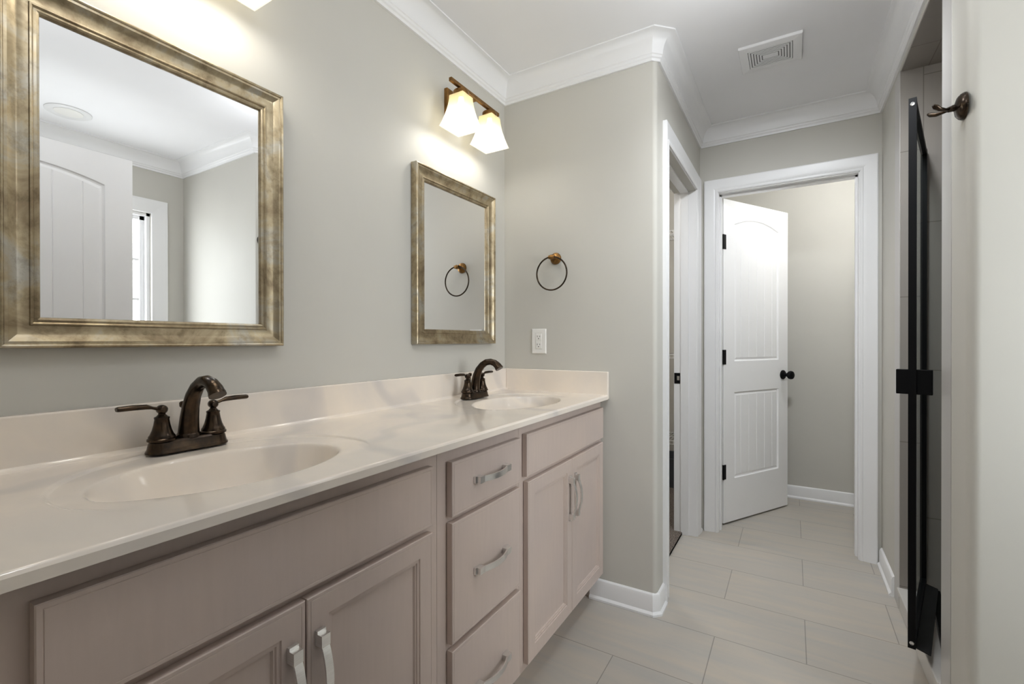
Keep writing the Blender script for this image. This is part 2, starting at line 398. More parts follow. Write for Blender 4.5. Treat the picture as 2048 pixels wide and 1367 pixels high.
# baseboards with a shoe moulding
base = [(0, 0), (0.020, 0), (0.020, 0.009), (0.014, 0.016), (0.012, 0.018), (0.012, 0.074), (0.008, 0.086), (0.003, 0.091), (0, 0.091)]
def baseboard(name, path, side=-1):
    bm = B(); sweep(bm, [(x, y, 0) for x, y in path], base, (0, 0, 1), side=side); struct(name, bm, TRIM, smooth=25)
baseboard('baseboard_end', [(0.45, YE), (XH-0.018, YE), (XH, YE+0.018), (XH, 2.064)])
baseboard('baseboard_hall', [(XH, 2.941), (XH, YF-0.021)])
baseboard('baseboard_right', [(XR, YF-0.021), (XR, 2.642)])
baseboard('baseboard_near', [(XR, 1.787), (XR, YC+0.02), (XR+0.02, YC), (XW, YC)])
baseboard('baseboard_far', [(0.70, 3.94), (1.83, 3.94)])

# door casings (mitred) and jambs
casing = [(0.0, 0.0), (0.0, 0.009), (0.006, 0.012), (0.012, 0.012), (0.016, 0.009), (0.030, 0.013), (0.052, 0.017), (0.070, 0.019), (0.075, 0.017), (0.075, 0)]
def casing_round(name, pts, Nrm, side, m=TRIM, prof=casing, closed=False):
    bm = B(); sweep(bm, pts, prof, Nrm, side=side, closed=closed); return struct(name, bm, m, smooth=20)
# hall door
casing_round('trim_2', [(DX0-0.003, YF, 0), (DX0-0.003, YF, DZ+0.003), (DX1+0.003, YF, DZ+0.003), (DX1+0.003, YF, 0)], (0, -1, 0), 1)
bm = B()
for x0, x1 in ((DX0-0.004, DX0+0.001), (DX1-0.001, DX1+0.004)): box(bm, x0, x1, YF-0.002, YF+0.118, 0, DZ)
box(bm, DX0, DX1, YF-0.002, YF+0.118, DZ-0.001, DZ+0.004)
box(bm, DX0, DX0+0.011, YF+0.04, YF+0.078, 0, DZ); box(bm, DX1-0.011, DX1, YF+0.04, YF+0.078, 0, DZ); box(bm, DX0, DX1, YF+0.04, YF+0.078, DZ-0.011, DZ)
struct('trim_3', bm, TRIM)
# closet doorway
CY0, CY1 = 2.14, 2.865
casing_round('trim_4', [(XH, CY0-0.003, 0), (XH, CY0-0.003, DZ+0.003), (XH, CY1+0.003, DZ+0.003), (XH, CY1+0.003, 0)], (1, 0, 0), 1)
bm = B()
box(bm, 0.618, XH+0.002, CY0-0.004, CY0+0.001, 0, DZ); box(bm, 0.618, XH+0.002, CY1-0.001, CY1+0.004, 0, DZ); box(bm, 0.618, XH+0.002, CY0, CY1, DZ-0.001, DZ+0.004)
for y0, y1 in ((CY0, CY0+0.011), (CY1-0.011, CY1)): box(bm, 0.657, 0.700, y0, y1, 0, DZ)
box(bm, 0.657, 0.700, CY0, CY1, DZ-0.011, DZ)
jamb = struct('trim_5', bm, TRIM)
bm = B(); box(bm, 0.620, 0.653, CY1-0.004, CY1-0.001, 0.885, 0.948); pl = finish('strike_plate', bm, BLACK, jamb, bevel=0.001); pl['label'] = 'black strike plate'
bm = B(); box(bm, 0.636, 0.650, CY1-0.0055, CY1-0.003, 0.905, 0.930); finish('latch_hole', bm, CHROME, jamb)
# entry doorway casing on the bathroom side
casing_round('trim_8', [(EX0, Y0, 0), (EX0, Y0, 2.05), (EX1, Y0, 2.05), (EX1, Y0, 0)], (0, 1, 0), -1)

# window with muntins
wf = bpy.data.objects.new('window_1', None); C.objects.link(wf); wf['kind'] = 'structure'; wf.location = (XW, 1.03, WZ0)
def wpart(name, bm, m): 
    o = finish(name, bm, m, wf); o.matrix_parent_inverse = Matrix.Translation((-XW, -1.03, -WZ0)); return o
bm = B()
sweep(bm, [(XW, WY0, WZ0), (XW, WY1, WZ0), (XW, WY1, WZ1), (XW, WY0, WZ1)], [(0, 0), (0, 0.012), (0.02, 0.014), (0.075, 0.02), (0.09, 0.02), (0.09, 0)], (-1, 0, 0), closed=True, side=1)
wpart('window_casing', bm, TRIM)
bm = B()
for y0, y1, z0, z1 in ((WY0, WY0+0.045, WZ0, WZ1), (WY1-0.045, WY1, WZ0, WZ1), (WY0, WY1, WZ0, WZ0+0.045), (WY0, WY1, WZ1-0.045, WZ1)):
    box(bm, XW+0.055, XW+0.095, y0, y1, z0, z1)
for y0, y1, z0, z1 in ((WY0, WY0+0.02, WZ0, WZ1), (WY1-0.02, WY1, WZ0, WZ1), (WY0, WY1, WZ0, WZ0+0.02), (WY0, WY1, WZ1-0.02, WZ1)):
    box(bm, XW+0.02, XW+0.055, y0, y1, z0, z1)
wpart('window_frame', bm, TRIM)
bm = B()
for k in range(1, 4): z = WZ0+0.045+(WZ1-WZ0-0.09)*k/4; box(bm, XW+0.066, XW+0.084, WY0+0.04, WY1-0.04, z-0.008, z+0.008)
for k in range(1, 3): y = WY0+0.045+(WY1-WY0-0.09)*k/3; box(bm, XW+0.067, XW+0.083, y-0.008, y+0.008, WZ0+0.04, WZ1-0.04)
wpart('muntin_grid', bm, TRIM)
bm = B(); box(bm, XW+0.073, XW+0.077, WY0+0.04, WY1-0.04, WZ0+0.04, WZ1-0.04); wpart('pane', bm, GLASS)

# ------------------------------------------------------------------ panel doors
def door_leaf(width, height, t=0.035, stile=0.105):
    """local: x along the leaf from the hinge, y thickness (-t..0, face at y=-t and y=0), z up"""
    bm = B(); n = 14
    def both(f):
        for y, s in ((-t, 1), (0.0, -1)): f(y, s)
    sh, ap = height-0.145, height-0.100
    u0, u1 = stile, width-stile
    def archz(u, lo=sh, hi=ap):
        c = (u-(u0+u1)/2)/((u1-u0)/2); return lo+(hi-lo)*(1-c*c)
    # solid stiles and rails
    box(bm, 0, u0, -t, 0, 0, height); box(bm, u1, width, -t, 0, 0, height)
    box(bm, u0, u1, -t, 0, 0, 0.265); box(bm, u0, u1, -t, 0, 0.805, 0.998)
    us = [u0+(u1-u0)*k/n for k in range(n+1)]
    for a, b in zip(us, us[1:]):
        va = [bm.verts.new(p) for p in ((a, -t, archz(a)), (b, -t, archz(b)), (b, -t, height), (a, -t, height))]
        vb = [bm.verts.new(p) for p in ((a, 0, archz(a)), (b, 0, archz(b)), (b, 0, height), (a, 0, height))]
        bm.faces.new(va); bm.faces.new(vb[::-1]); bm.faces.new((va[0], vb[0], vb[1], va[1])); bm.faces.new((va[2], vb[2], vb[3], va[3]))
    def panel(z0, top):
        ins = 0.022
        def f(y, s):
            O = [(u0, z0), (u1, z0)]+[(u, top(u)) for u in us[::-1]]
            def inner(u, z, i):
                uu = u0+i+(u-u0)*(u1-u0-2*i)/(u1-u0)
                return uu, (z0+i if z == z0 else top(u)-i)
            lev = [(0, 0), (0.004, 0.007), (0.010, 0.0085), (ins, 0.004)]
            rows = [[bm.verts.new((*((inner(u, z, i)[0]),), y+s*d, inner(u, z, i)[1])) for u, z in O] for i, d in lev]
            m_ = len(O)
            for p, q in zip(rows, rows[1:]):
                for k in range(m_): bm.faces.new((p[k], p[(k+1) % m_], q[(k+1) % m_], q[k]))
            # planks with V grooves between
            a0, a1 = u0+ins, u1-ins; g = 0.0028
            cuts = [a0+(a1-a0)*c for c in (0, 0.11, 0.305, 0.5, 0.695, 0.89, 1)]; np_ = 6
            def tz(u): return top(u0+(u-a0)*(u1-u0)/(a1-a0))-ins
            for k in range(np_):
                p0 = cuts[k]+(g if k else 0); p1 = cuts[k+1]-(g if k < np_-1 else 0)
                xs = [p0+(p1-p0)*j/4 for j in range(5)]
                bm.faces.new([bm.verts.new(q) for q in [(p0, y+s*0.004, z0+ins), (p1, y+s*0.004, z0+ins)]+[(x_, y+s*0.004, tz(x_)) for x_ in xs[::-1]]])
                if k < np_-1:
                    c = cuts[k+1]
                    for e0, e1 in ((c-g, c), (c, c+g)):
                        d0, d1 = (0.004, 0.0075) if e0 < c-1e-6 else (0.0075, 0.004)
                        bm.faces.new([bm.verts.new(q) for q in ((e0, y+s*d0, z0+ins), (e1, y+s*d1, z0+ins), (e1, y+s*d1, tz(e1)), (e0, y+s*d0, tz(e0)))])
        both(f)
    panel(0.265, lambda u: 0.805); panel(0.998, archz)
    bmesh.ops.remove_doubles(bm, verts=bm.verts, dist=1e-5)
    return bm
def knob_part(parent, x, z, t=0.035):
    for s, y in ((-1, -t), (1, 0)):
        bm = B(); lathe(bm, [(0.031, 0), (0.031, 0.005), (0.027, 0.010), (0.014, 0.013), (0.011, 0.02), (0.011, 0.032), (0.018, 0.036), (0.026, 0.045), (0.0285, 0.055), (0.026, 0.065), (0.016, 0.072), (0.0, 0.074)], (x, y, z), (0, s, 0), 28)
        k = finish('door_knob', bm, BLACK, parent, smooth=40); k['label'] = 'black round knob'
def make_door(name, width, hinge, ang, knob=True, flip=1):
    o = finish(name, door_leaf(width, 2.0), DOORP); o['kind'] = 'structure'
    o.location = (hinge[0], hinge[1], 0.012); o.rotation_euler = (0, 0, ang)
    if knob: knob_part(o, width-0.058, 0.895)
    for z in (1.735, 1.025, 0.315):
        bm = B(); box(bm, -0.002, 0.0005, -0.033, 0.002, z-0.045, z+0.045)
        tube(bm, [(-0.004, -0.037, z-0.045), (-0.004, -0.037, z+0.045)], 0.0055, 10)
        box(bm, -0.004, 0.022, -0.0375, -0.0345, z-0.045, z+0.045)
        h = finish('hinge', bm, BLACK, o); h['label'] = 'black butt hinge'
    return o
# the leaf's visible face is local y = -t (facing the bathroom when closed)
ang = math.radians(60.2)
# front hinge corner sits at (0.857, 3.126): origin is the back corner
nx, ny = -math.sin(ang), math.cos(ang)
d1 = make_door('door_1', 0.675, (0.857+0.035*nx, 3.126+0.035*ny), ang)
d2 = make_door('door_2', 0.775, (1.545, 0.212), math.radians(90), knob=False)

# ------------------------------------------------------------------ cabinets
XB, XFF, XD = 0.0, 0.498, 0.517       # back, face-frame front, door front
atx = lambda y, z, x: (x, y, z)
def pull(parent, y, z, vertical):
    """arched flat bar pull, 16 cm, standing 28 mm off the face"""
    bm = B(); n = 12; hw = 0.0075; Lh = 0.08
    pts = []
    for k in range(n+1):
        s = -1+2*k/n; pts.append((s*0.058, 0.0175+0.0125*(1-s*s)))
        def P(s, h, wd): return (XD+h, y+(wd if vertical else s), z+(s if vertical else wd))
    rows = []
    for s, h in pts:
        rows.append([bm.verts.new(P(s, h, w_)) for w_ in (-hw, hw)]+[bm.verts.new(P(s*0.985, h-0.004, w_)) for w_ in (hw, -hw)])
    for p, q in zip(rows, rows[1:]):
        for k in range(4): bm.faces.new((p[k], p[(k+1) % 4], q[(k+1) % 4], q[k]))
    bm.faces.new(rows[0][::-1]); bm.faces.new(rows[-1])
    for s in (-1, 1):
        # stepped foot: block with a small end lip
        a, b_ = sorted((s*0.056, s*0.0765)); c, d = sorted((s*0.0765, s*0.0815)); ww = hw+0.001
        for (p0, p1, h) in ((a, b_, 0.0185), (c, d, 0.007)):
            if vertical: box(bm, XD-0.0005, XD+h, y-ww, y+ww, z+p0, z+p1)
            else: box(bm, XD-0.0005, XD+h, y+p0, y+p1, z-ww, z+ww)
    o = finish('handle', bm, NICKEL, parent, smooth=30); o['label'] = 'brushed nickel bar pull'
    return o
G = 0.0022    # bumper gap behind the fronts
def slab_front(name, parent, y0, y1, z0, z1):
    bm = B(); nested(bm, (y0, y1, z0, z1), [(0, XFF+G), (0, XD-0.0015), (0.0015, XD), (0.0065, XD), (0.0072, XD-0.0008), (0.0079, XD)], atx)
    return finish(name, bm, CAB, parent)
def panel_front(name, parent, y0, y1, z0, z1):
    bm = B(); nested(bm, (y0, y1, z0, z1), [(0, XFF+G), (0, XD-0.0015), (0.0015, XD), (0.0065, XD), (0.0072, XD-0.0008), (0.0079, XD), (0.043, XD), (0.0445, XD-0.003), (0.050, XD-0.0025),
                                          (0.0515, XD-0.0055), (0.0545, XD-0.005), (0.057, XD-0.0095)], atx)
    return finish(name, bm, CAB, parent)
ZB, ZT = 0.125, 0.884
def cabinet(name, label, y0, y1):
    t = thing(name, label, 'cabinet', (0, 0, 0), 'vanity cabinets under the countertop')
    bm = B(); xf = XFF-0.0195
    box(bm, 0.002, xf, y0+0.0015, y0+0.016, ZB, ZT-0.002); box(bm, 0.002, xf, y1-0.016, y1-0.0015, ZB, ZT-0.002)
    box(bm, 0.002, xf, y0+0.016, y1-0.016, ZB, ZB+0.014); box(bm, 0.002, 0.008, y0+0.016, y1-0.016, ZB+0.014, ZT-0.002)
    finish('body', bm, CAB, t)
    bm = B(); box(bm, 0.40, 0.425, y0+0.001, y1-0.001, 0.0, ZB); finish('toe_kick', bm, CAB, t)
    return t
def face_frame(t, y0, y1, openings):
    """frame bars between the openings, 19 mm thick; the dark inside shows through the gaps"""
    bm = B(); x0, x1 = XFF-0.019, XFF
    zs = sorted(set([ZB, ZT]+[z for o in openings for z in o[2:]])); ys = sorted(set([y0, y1]+[y for o in openings for y in o[:2]]))
    for a, b_ in zip(ys, ys[1:]):
        for c, d in zip(zs, zs[1:]):
            if not any(o[0] <= a and b_ <= o[1] and o[2] <= c and d <= o[3] for o in openings): box(bm, x0, x1, a, b_, c, d)
    finish('face_frame', bm, CAB, t)
c1 = cabinet('vanity_cabinet', 'taupe sink base cabinet nearest the camera, under the first basin', Y0+0.003, 0.852)
face_frame(c1, Y0+0.003, 0.8515, [])
slab_front('false_front', c1, 0.164, 0.817, 0.718, 0.853)
da = panel_front('door', c1, 0.164, 0.4915, 0.130, 0.702); pull(da, 0.466, 0.560, True)
db = panel_front('door', c1, 0.4945, 0.817, 0.130, 0.702); pull(db, 0.518, 0.560, True)
c2 = cabinet('drawer_cabinet', 'taupe three-drawer cabinet in the middle of the vanity', 0.852, 1.237)
face_frame(c2, 0.8525, 1.2365, [])
for z0, z1, zh in ((0.712, 0.846, 0.781), (0.403, 0.697, 0.546), (0.130, 0.386, 0.243)):
    d = slab_front('drawer', c2, 0.887, 1.217, z0, z1); pull(d, 1.056, zh, False)
c3 = cabinet('vanity_cabinet', 'taupe sink base cabinet beside the end wall, under the second basin', 1.237, 1.953)
face_frame(c3, 1.2375, 1.953, [])
slab_front('false_front', c3, 1.257, 1.935, 0.718, 0.850)
da = panel_front('door', c3, 1.264, 1.6005, 0.130, 0.700); pull(da, 1.578, 0.560, True)
db = panel_front('door', c3, 1.6035, 1.932, 0.130, 0.700); pull(db, 1.626, 0.560, True)

# ------------------------------------------------------------------ countertop with two moulded basins
ct = thing('countertop', 'cream marbled vanity countertop with two moulded oval basins and splashes', 'countertop')
TZ, XFR = 0.905, 0.537
SINKS = [(0.302, 0.487), (0.305, 1.56)]
BAX, BAY, OAX, OAY, DEP = 0.150, 0.213, 0.232, 0.272, 0.135
def rho(x, y, c, ax, ay): return math.hypot((x-c[0])/ax, (y-c[1])/ay)
def top_z(x, y):
    z = TZ
    for c in SINKS:
        if abs(y-c[1]) > 0.32: continue
        o = rho(x, y, (c[0]-0.005, c[1]+0.012), OAX, OAY)
        k = min(1, max(0, (1.0-o)/0.036)); q = min(1, max(0, (0.43-x)/0.13)); z -= 0.0045*k*k*(3-2*k)*q*q*(3-2*q)
        r = rho(x, y, c, BAX, BAY); t = 1-r
        ts = (t+math.sqrt(t*t+0.014*0.014))/2
        if t < 0: ts *= max(0, 1+t/0.12)
        ts = min(1, ts); z -= DEP*(1-(1-ts)**3.3)
    # rolled front edge and a coved rise against the backsplash
    e = XFR-x
    if e < 0.006: z -= 0.006-math.sqrt(max(0, 0.006**2-(0.006-e)**2))
    if x < 0.034: z += 0.010*((0.034-x)/0.016)**2 if x > 0.018 else 0.010
    return z
ya, yb = Y0+0.002, 1.936
nx_, ny_ = 150, 540
xs = [0.018+(XFR-0.018-0.006)*k/nx_ for k in range(nx_+1)]+[XFR-0.006+0.006*math.sin(k/5*PI/2) for k in range(1, 6)]
ys = [ya+(yb-ya)*k/ny_ for k in range(ny_+1)]
Zg = [[top_z(x, y) for y in ys] for x in xs]
def in_basin(i, j):
    x = (xs[i]+xs[i+1])/2; y = (ys[j]+ys[j+1])/2
    for k, c in enumerate(SINKS):
        if rho(x, y, c, BAX, BAY) < 1.0: return k+1
    return 0
cells = {0: [], 1: [], 2: []}
for i in range(len(xs)-1):
    for j in range(len(ys)-1): cells[in_basin(i, j)].append((i, j))
def nrm(x, y):
    h = 0.0012
    x = min(max(x, 0.0195), XFR-0.0015); y = min(max(y, ya+0.002), yb-0.002)
    return Vector((-(top_z(x+h, y)-top_z(x-h, y))/(2*h), -(top_z(x, y+h)-top_z(x, y-h))/(2*h), 1)).normalized()
def grid_obj(name, cl, extra=None):
    idx, V, F, NN = {}, [], [], []
    def vi(i, j):
        if (i, j) not in idx:
            idx[(i, j)] = len(V); V.append((xs[i], ys[j], Zg[i][j])); NN.append(nrm(xs[i], ys[j]))
        return idx[(i, j)]
    for i, j in cl: F.append((vi(i, j), vi(i+1, j), vi(i+1, j+1), vi(i, j+1)))
    if extra:
        for quad, n in extra:
            b0 = len(V); V.extend(quad); NN.extend([Vector(n)]*4); F.append((b0, b0+1, b0+2, b0+3))
    me = bpy.data.meshes.new(name); me.from_pydata(V, [], F); me.materials.append(MARB)
    me.polygons.foreach_set('use_smooth', [True]*len(F)); me.normals_split_custom_set_from_vertices(NN)
    o = bpy.data.objects.new(name, me); C.objects.link(o); o.parent = ct
    return o
zb = TZ-0.020
ex = [([(XFR, ya, zb), (XFR, yb, zb), (XFR, yb, TZ-0.006), (XFR, ya, TZ-0.006)], (1, 0, 0)),
      ([(XFR-0.030, ya, zb), (XFR-0.030, yb, zb), (XFR, yb, zb), (XFR, ya, zb)][::-1], (0, 0, -1)),
      ([(0.0, ya, zb), (XFR, ya, zb), (XFR, ya, TZ-0.004), (0.0, ya, TZ-0.004)], (0, -1, 0))]
grid_obj('slab', cells[0], ex)
for k in (1, 2):
    bo = grid_obj('sink_basin', cells[k]); c = SINKS[k-1]
    bm = B(); lathe(bm, [(0.0, 0.004), (0.017, 0.004), (0.022, 0.002), (0.023, -0.001)], (c[0], c[1], TZ-0.0042-DEP), (0, 0, 1), 24)
    dr = finish('drain', bm, BRONZE, bo, smooth=40); dr['label'] = 'bronze drain'
bm = B(); box(bm, 0.001, 0.020, ya, 1.953, 0.885, 1.005); finish('backsplash', bm, MARB, ct, bevel=0.003)
bm = B(); box(bm, 0.0205, XFR, 1.9345, 1.9535, 0.885, 1.005); finish('side_splash', bm, MARB, ct, bevel=0.003)

# ------------------------------------------------------------------ faucets
def make_faucet():
    t = thing('faucet', 'dark bronze two-handle faucet behind the near basin', 'faucet', (0, 0, 0), 'bronze centerset faucets on the countertop')
    # deck plate: stadium with flared foot
    bm = B()
    def stad(h, r, z): 
        p = arc(0, h, r, 0, PI, 12)+arc(0, -h, r, PI, 2*PI, 12); return [bm.verts.new((x, y, z)) for x, y in p]
    rows = [stad(0.0515, r, z) for r, z in ((0.0285, 0), (0.0285, 0.003), (0.0265, 0.006), (0.0255, 0.009), (0.0235, 0.018), (0.0215, 0.024), (0.0195, 0.026))]
    for p, q in zip(rows, rows[1:]):
        n = len(p)
        for k in range(n): bm.faces.new((p[k], p[(k+1) % n], q[(k+1) % n], q[k]))
    bm.faces.new(rows[0][::-1]); bm.faces.new(rows[-1])
    finish('deck_plate', bm, BRONZE, t, smooth=35)
    # spout
    bm = B()
    path = [(0, 0.024), (0.001, 0.045), (0.004, 0.068), (0.010, 0.092), (0.021, 0.116), (0.038, 0.135), (0.058, 0.1465), (0.079, 0.149), (0.098, 0.144), (0.112, 0.134), (0.119, 0.125)]
    rad = [0.0215, 0.0195, 0.0180, 0.0165, 0.0150, 0.0138, 0.0130, 0.0129, 0.0136, 0.0150, 0.0162]
    tube(bm, [(x, 0, z) for x, z in path], rad, 20)
    lathe(bm, [(0.0235, 0.024), (0.0235, 0.029), (0.021, 0.033)], (0, 0, 0), (0, 0, 1), 24)
    sp_ = finish('spout', bm, BRONZE, t, smooth=40)
    bm = B(); tube(bm, [(0.1185, 0, 0.126), (0.1215, 0, 0.1215)], 0.0167, 20); finish('aerator', bm, BRONZE, sp_, smooth=40)
    bm = B(); tube(bm, [(-0.0245, 0, 0.02), (-0.0245, 0, 0.088)], 0.0026, 8)
    lathe(bm, [(0.004, 0.086), (0.007, 0.089), (0.0075, 0.097), (0.005, 0.100), (0, 0.101)], (-0.0245, 0, 0), (0, 0, 1), 16); finish('lift_rod', bm, BRONZE, t, smooth=40)
    for s in (-1, 1):
        y = s*0.0508
        bm = B(); lathe(bm, [(0.0262, 0.025), (0.0262, 0.029), (0.0238, 0.031), (0.0238, 0.034), (0.021, 0.038), (0.0175, 0.047), (0.0148, 0.058), (0.0130, 0.070), (0.0138, 0.0715), (0.0138, 0.074), (0.010, 0.076), (0.0065, 0.080), (0.0065, 0.084), (0.0, 0.085)], (0, y, 0), (0, 0, 1), 28)
        h = finish('handle', bm, BRONZE, t, smooth=40)
        bm = B(); lathe(bm, [(0, -0.0105), (0.006, -0.010), (0.0092, -0.006), (0.0098, 0), (0.0092, 0.006), (0.006, 0.010), (0, 0.0105)], (0, y, 0.090), (1, 0, 0), 20)
        tube(bm, [(0, y+s*0.004, 0.091), (0, y+s*0.018, 0.0955), (0, y+s*0.028, 0.0985), (0, y+s*0.050, 0.0995), (0, y+s*0.075, 0.0990), (0, y+s*0.078, 0.0988)],
             [0.0052, 0.0046, 0.0076, 0.0082, 0.0076, 0.0062], 14, flat=0.70)
        finish('lever', bm, BRONZE, h, smooth=40)
    return t
fa = make_faucet(); fa.location = (0.079, 0.511, TZ+0.0003)
fb = copy_tree(fa); fb.location = (0.092, 1.574, TZ+0.0003); fb['label'] = 'dark bronze two-handle faucet in the corner, under the smaller-looking far mirror'

# ------------------------------------------------------------------ framed mirrors
def make_mirror(label):
    t = thing('wall_mirror', label, 'mirror', (0, 0, 0), 'gold framed mirrors over the basins')
    hy, hz = 0.268, 0.340; fw = 0.058
    prof = [(0, 0.002), (0, 0.026), (0.0015, 0.0295), (0.0045, 0.031), (0.007, 0.030), (0.0085, 0.0275), (0.013, 0.0275)]
    for k in range(1, 9):   # scooped face falling to the inner bead
        s = k/8; prof.append((0.013+0.029*s, 0.0275-0.0095*s-0.0035*math.sin(PI*s)))
    prof += [(0.0435, 0.0200), (0.046, 0.0205), (0.048, 0.0190), (0.049, 0.0170), (0.053, 0.0180), (0.0565, 0.0165), (fw, 0.0135), (fw, 0.002)]
    bm = B()
    sweep(bm, [(0, -hy, -hz), (0, hy, -hz), (0, hy, hz), (0, -hy, hz)], prof, (1, 0, 0), closed=True, side=1)
    finish('frame', bm, GOLD, t, smooth=30)
    bm = B(); box(bm, 0.003, 0.010, -hy+fw-0.004, hy-fw+0.004, -hz+fw-0.004, hz-fw+0.004); g = finish('mirror_glass', bm, MIRROR, t)
    return t
ma = make_mirror('large gold framed mirror over the near basin, reflecting a window')
ma.location = (0.0, 0.501, 1.4665)
mb = copy_tree(ma); mb.location = (0.0, 1.562, 1.4665); mb.rotation_euler = (0, 0, 0)
mb['label'] = 'gold framed mirror next to the end wall, reflecting the towel ring'

# ------------------------------------------------------------------ vanity lights
def make_light(label):
    t = thing('vanity_light', label, 'lamp', (0, 0, 0), 'two-shade vanity lights over the mirrors')
    bm = B(); nested(bm, (-0.056, 0.056, -0.060, 0.055), [(0, 0.001), (0, 0.016), (0.004, 0.021), (0.012, 0.021), (0.014, 0.024)], atx); finish('backplate', bm, COPPER, t)
    bm = B(); box(bm, 0.022, 0.115, -0.008, 0.008, -0.001, 0.014); finish('arm', bm, COPPER, t)
    bm = B(); box(bm, 0.113, 0.126, -0.166, 0.166, 0.000, 0.014); finish('cross_bar', bm, COPPER, t, bevel=0.001)
    for s in (-1, 1):
        y = s*0.099
        bm = B(); lathe(bm, [(0.012, 0.002), (0.012, -0.006), (0.029, -0.010), (0.031, -0.013), (0.031, -0.027), (0.029, -0.031)], (0.1195, y, 0), (0, 0, 1), 28); h = finish('socket_cup', bm, COPPER, t, smooth=40)
        # flared four-sided glass, open below
        bm = B(); rows = []; n = 10
        prof = [(0.0325+0.0275*(k/n)**1.7, -0.030-0.122*k/n) for k in range(n+1)]
        def sq(a, z, bul=0.0):
            p = []
            for q in range(4):
                a0 = PI/4+q*PI/2; a1 = a0+PI/2
                A = (a*math.cos(a0)*1.414, a*math.sin(a0)*1.414); Bp = (a*math.cos(a1)*1.414, a*math.sin(a1)*1.414)
                for k in range(6):
                    f_ = k/6; x_ = A[0]+(Bp[0]-A[0])*f_; y_ = A[1]+(Bp[1]-A[1])*f_
                    p.append(bm.verts.new((0.1195+x_, y+y_, z)))
            return p
        rows = [sq(0.012, -0.0285)]+[sq(a, z) for a, z in prof]+[sq(prof[-1][0]-0.004, prof[-1][1])]+[sq(a-0.004, z) for a, z in prof[:-1][::-1]]+[sq(0.012, -0.034)]
        for p, q in zip(rows, rows[1:]):
            m_ = len(p)
            for k in range(m_): bm.faces.new((p[k], p[(k+1) % m_], q[(k+1) % m_], q[k]))
        shd = finish('lamp_shade', bm, SHADE, t, smooth=50)
        bm = B(); lathe(bm, [(0.010, -0.034), (0.011, -0.05), (0.020, -0.072), (0.0235, -0.088), (0.020, -0.104), (0.010, -0.112), (0, -0.113)], (0.1195, y, 0), (0, 0, 1), 20); finish('bulb', bm, BULB, t, smooth=40)
    return t
la = make_light('bronze two-shade vanity light above the far mirror'); la.location = (0, 1.545, 2.115)
lb = copy_tree(la); lb.location = (0, 0.513, 2.121); lb['label'] = 'vanity light over the large near mirror, only a shade corner in view'
for yc in (1.545, 0.513):
    for s in (-1, 1): point('bulb_light', (0.1195, yc+s*0.099, 1.985), 1.15, (1.0, 0.985, 0.955), 0.03)

# ------------------------------------------------------------------ things on the walls and ceiling
t = thing('towel_ring', 'bronze towel ring on the end wall above the outlet', 'towel ring', (0.281, YE, 1.519))
bm = B(); lathe(bm, [(0.027, 0.0005), (0.027, 0.005), (0.024, 0.010), (0.021, 0.011), (0.019, 0.015), (0.011, 0.018), (0.009, 0.024), (0.009, 0.040), (0.011, 0.043), (0.011, 0.052), (0.007, 0.056), (0, 0.057)], (0, 0, 0), (0, -1, 0), 28)
tube(bm, [(-0.014, -0.047, 0.001), (0.014, -0.047, 0.001)], 0.0085, 16)
o = finish('rosette', bm, COPPER, t, smooth=40); o['label'] = 'warm bronze rosette and post'
bm = B(); R_ = 0.0755; tube(bm, [(R_*math.sin(2*PI*k/56), -0.047, -R_+0.002+R_*math.cos(2*PI*k/56)) for k in range(56)], 0.0036, 10, closed=True); finish('ring', bm, BRONZE, t, smooth=40)

t = thing('power_outlet', 'white duplex outlet on the end wall above the side splash', 'outlet', (0.193, YE, 1.137))
atw = lambda u, v, d: (u, -d, v)
bm = B(); nested(bm, (-0.038, 0.038, -0.0585, 0.0585), [(0, 0.0005), (0, 0.003), (0.003, 0.0055), (0.020, 0.006), (0.0205, 0.0045), (0.0215, 0.0045), (0.022, 0.0062)], atw); finish('cover_plate', bm, PLATE, t)
for v0 in (0.019, -0.019):
    bm = B(); nested(bm, (-0.0145, 0.0145, v0-0.014, v0+0.014), [(0, 0.006), (0, 0.0072), (0.001, 0.0076)], atw)
    fc = finish('receptacle', bm, PLATE, t)
    for y0, y1, z0, z1 in ((-0.0075, -0.0055, 0.0, 0.008), (0.0055, 0.0075, 0.001, 0.007), (-0.002, 0.002, -0.0088, -0.0045)):
        bm = B(); box(bm, y0, y1, -0.0079, -0.0070, v0+z0, v0+z1); finish('slot', bm, BLACK, fc)

t = thing('robe_hook', 'dark bronze double robe hook on the wall beside the shower', 'hook', (XR, 1.672, 1.758))
bm = B(); lathe(bm, [(0.035, 0.0005), (0.035, 0.004), (0.032, 0.010), (0.025, 0.016), (0.015, 0.019), (0.009, 0.021), (0.008, 0.026)], (0, 0, 0), (-1, 0, 0), 32, 1.0)
finish('rosette', bm, BRONZE, t, smooth=40)
bm = B()
tube(bm, [(-0.020, 0, 0), (-0.034, 0, -0.002)], [0.0085, 0.0070], 12)
for s in (-1, 1):
    tube(bm, [(-0.030, 0, -0.001), (-0.042, s*0.009, -0.003), (-0.054, s*0.019, -0.002), (-0.064, s*0.026, 0.003), (-0.069, s*0.029, 0.007)], [0.006, 0.0050, 0.0062, 0.0078, 0.0045], 12, flat=0.8)
finish('prongs', bm, BRONZE, t, smooth=40)

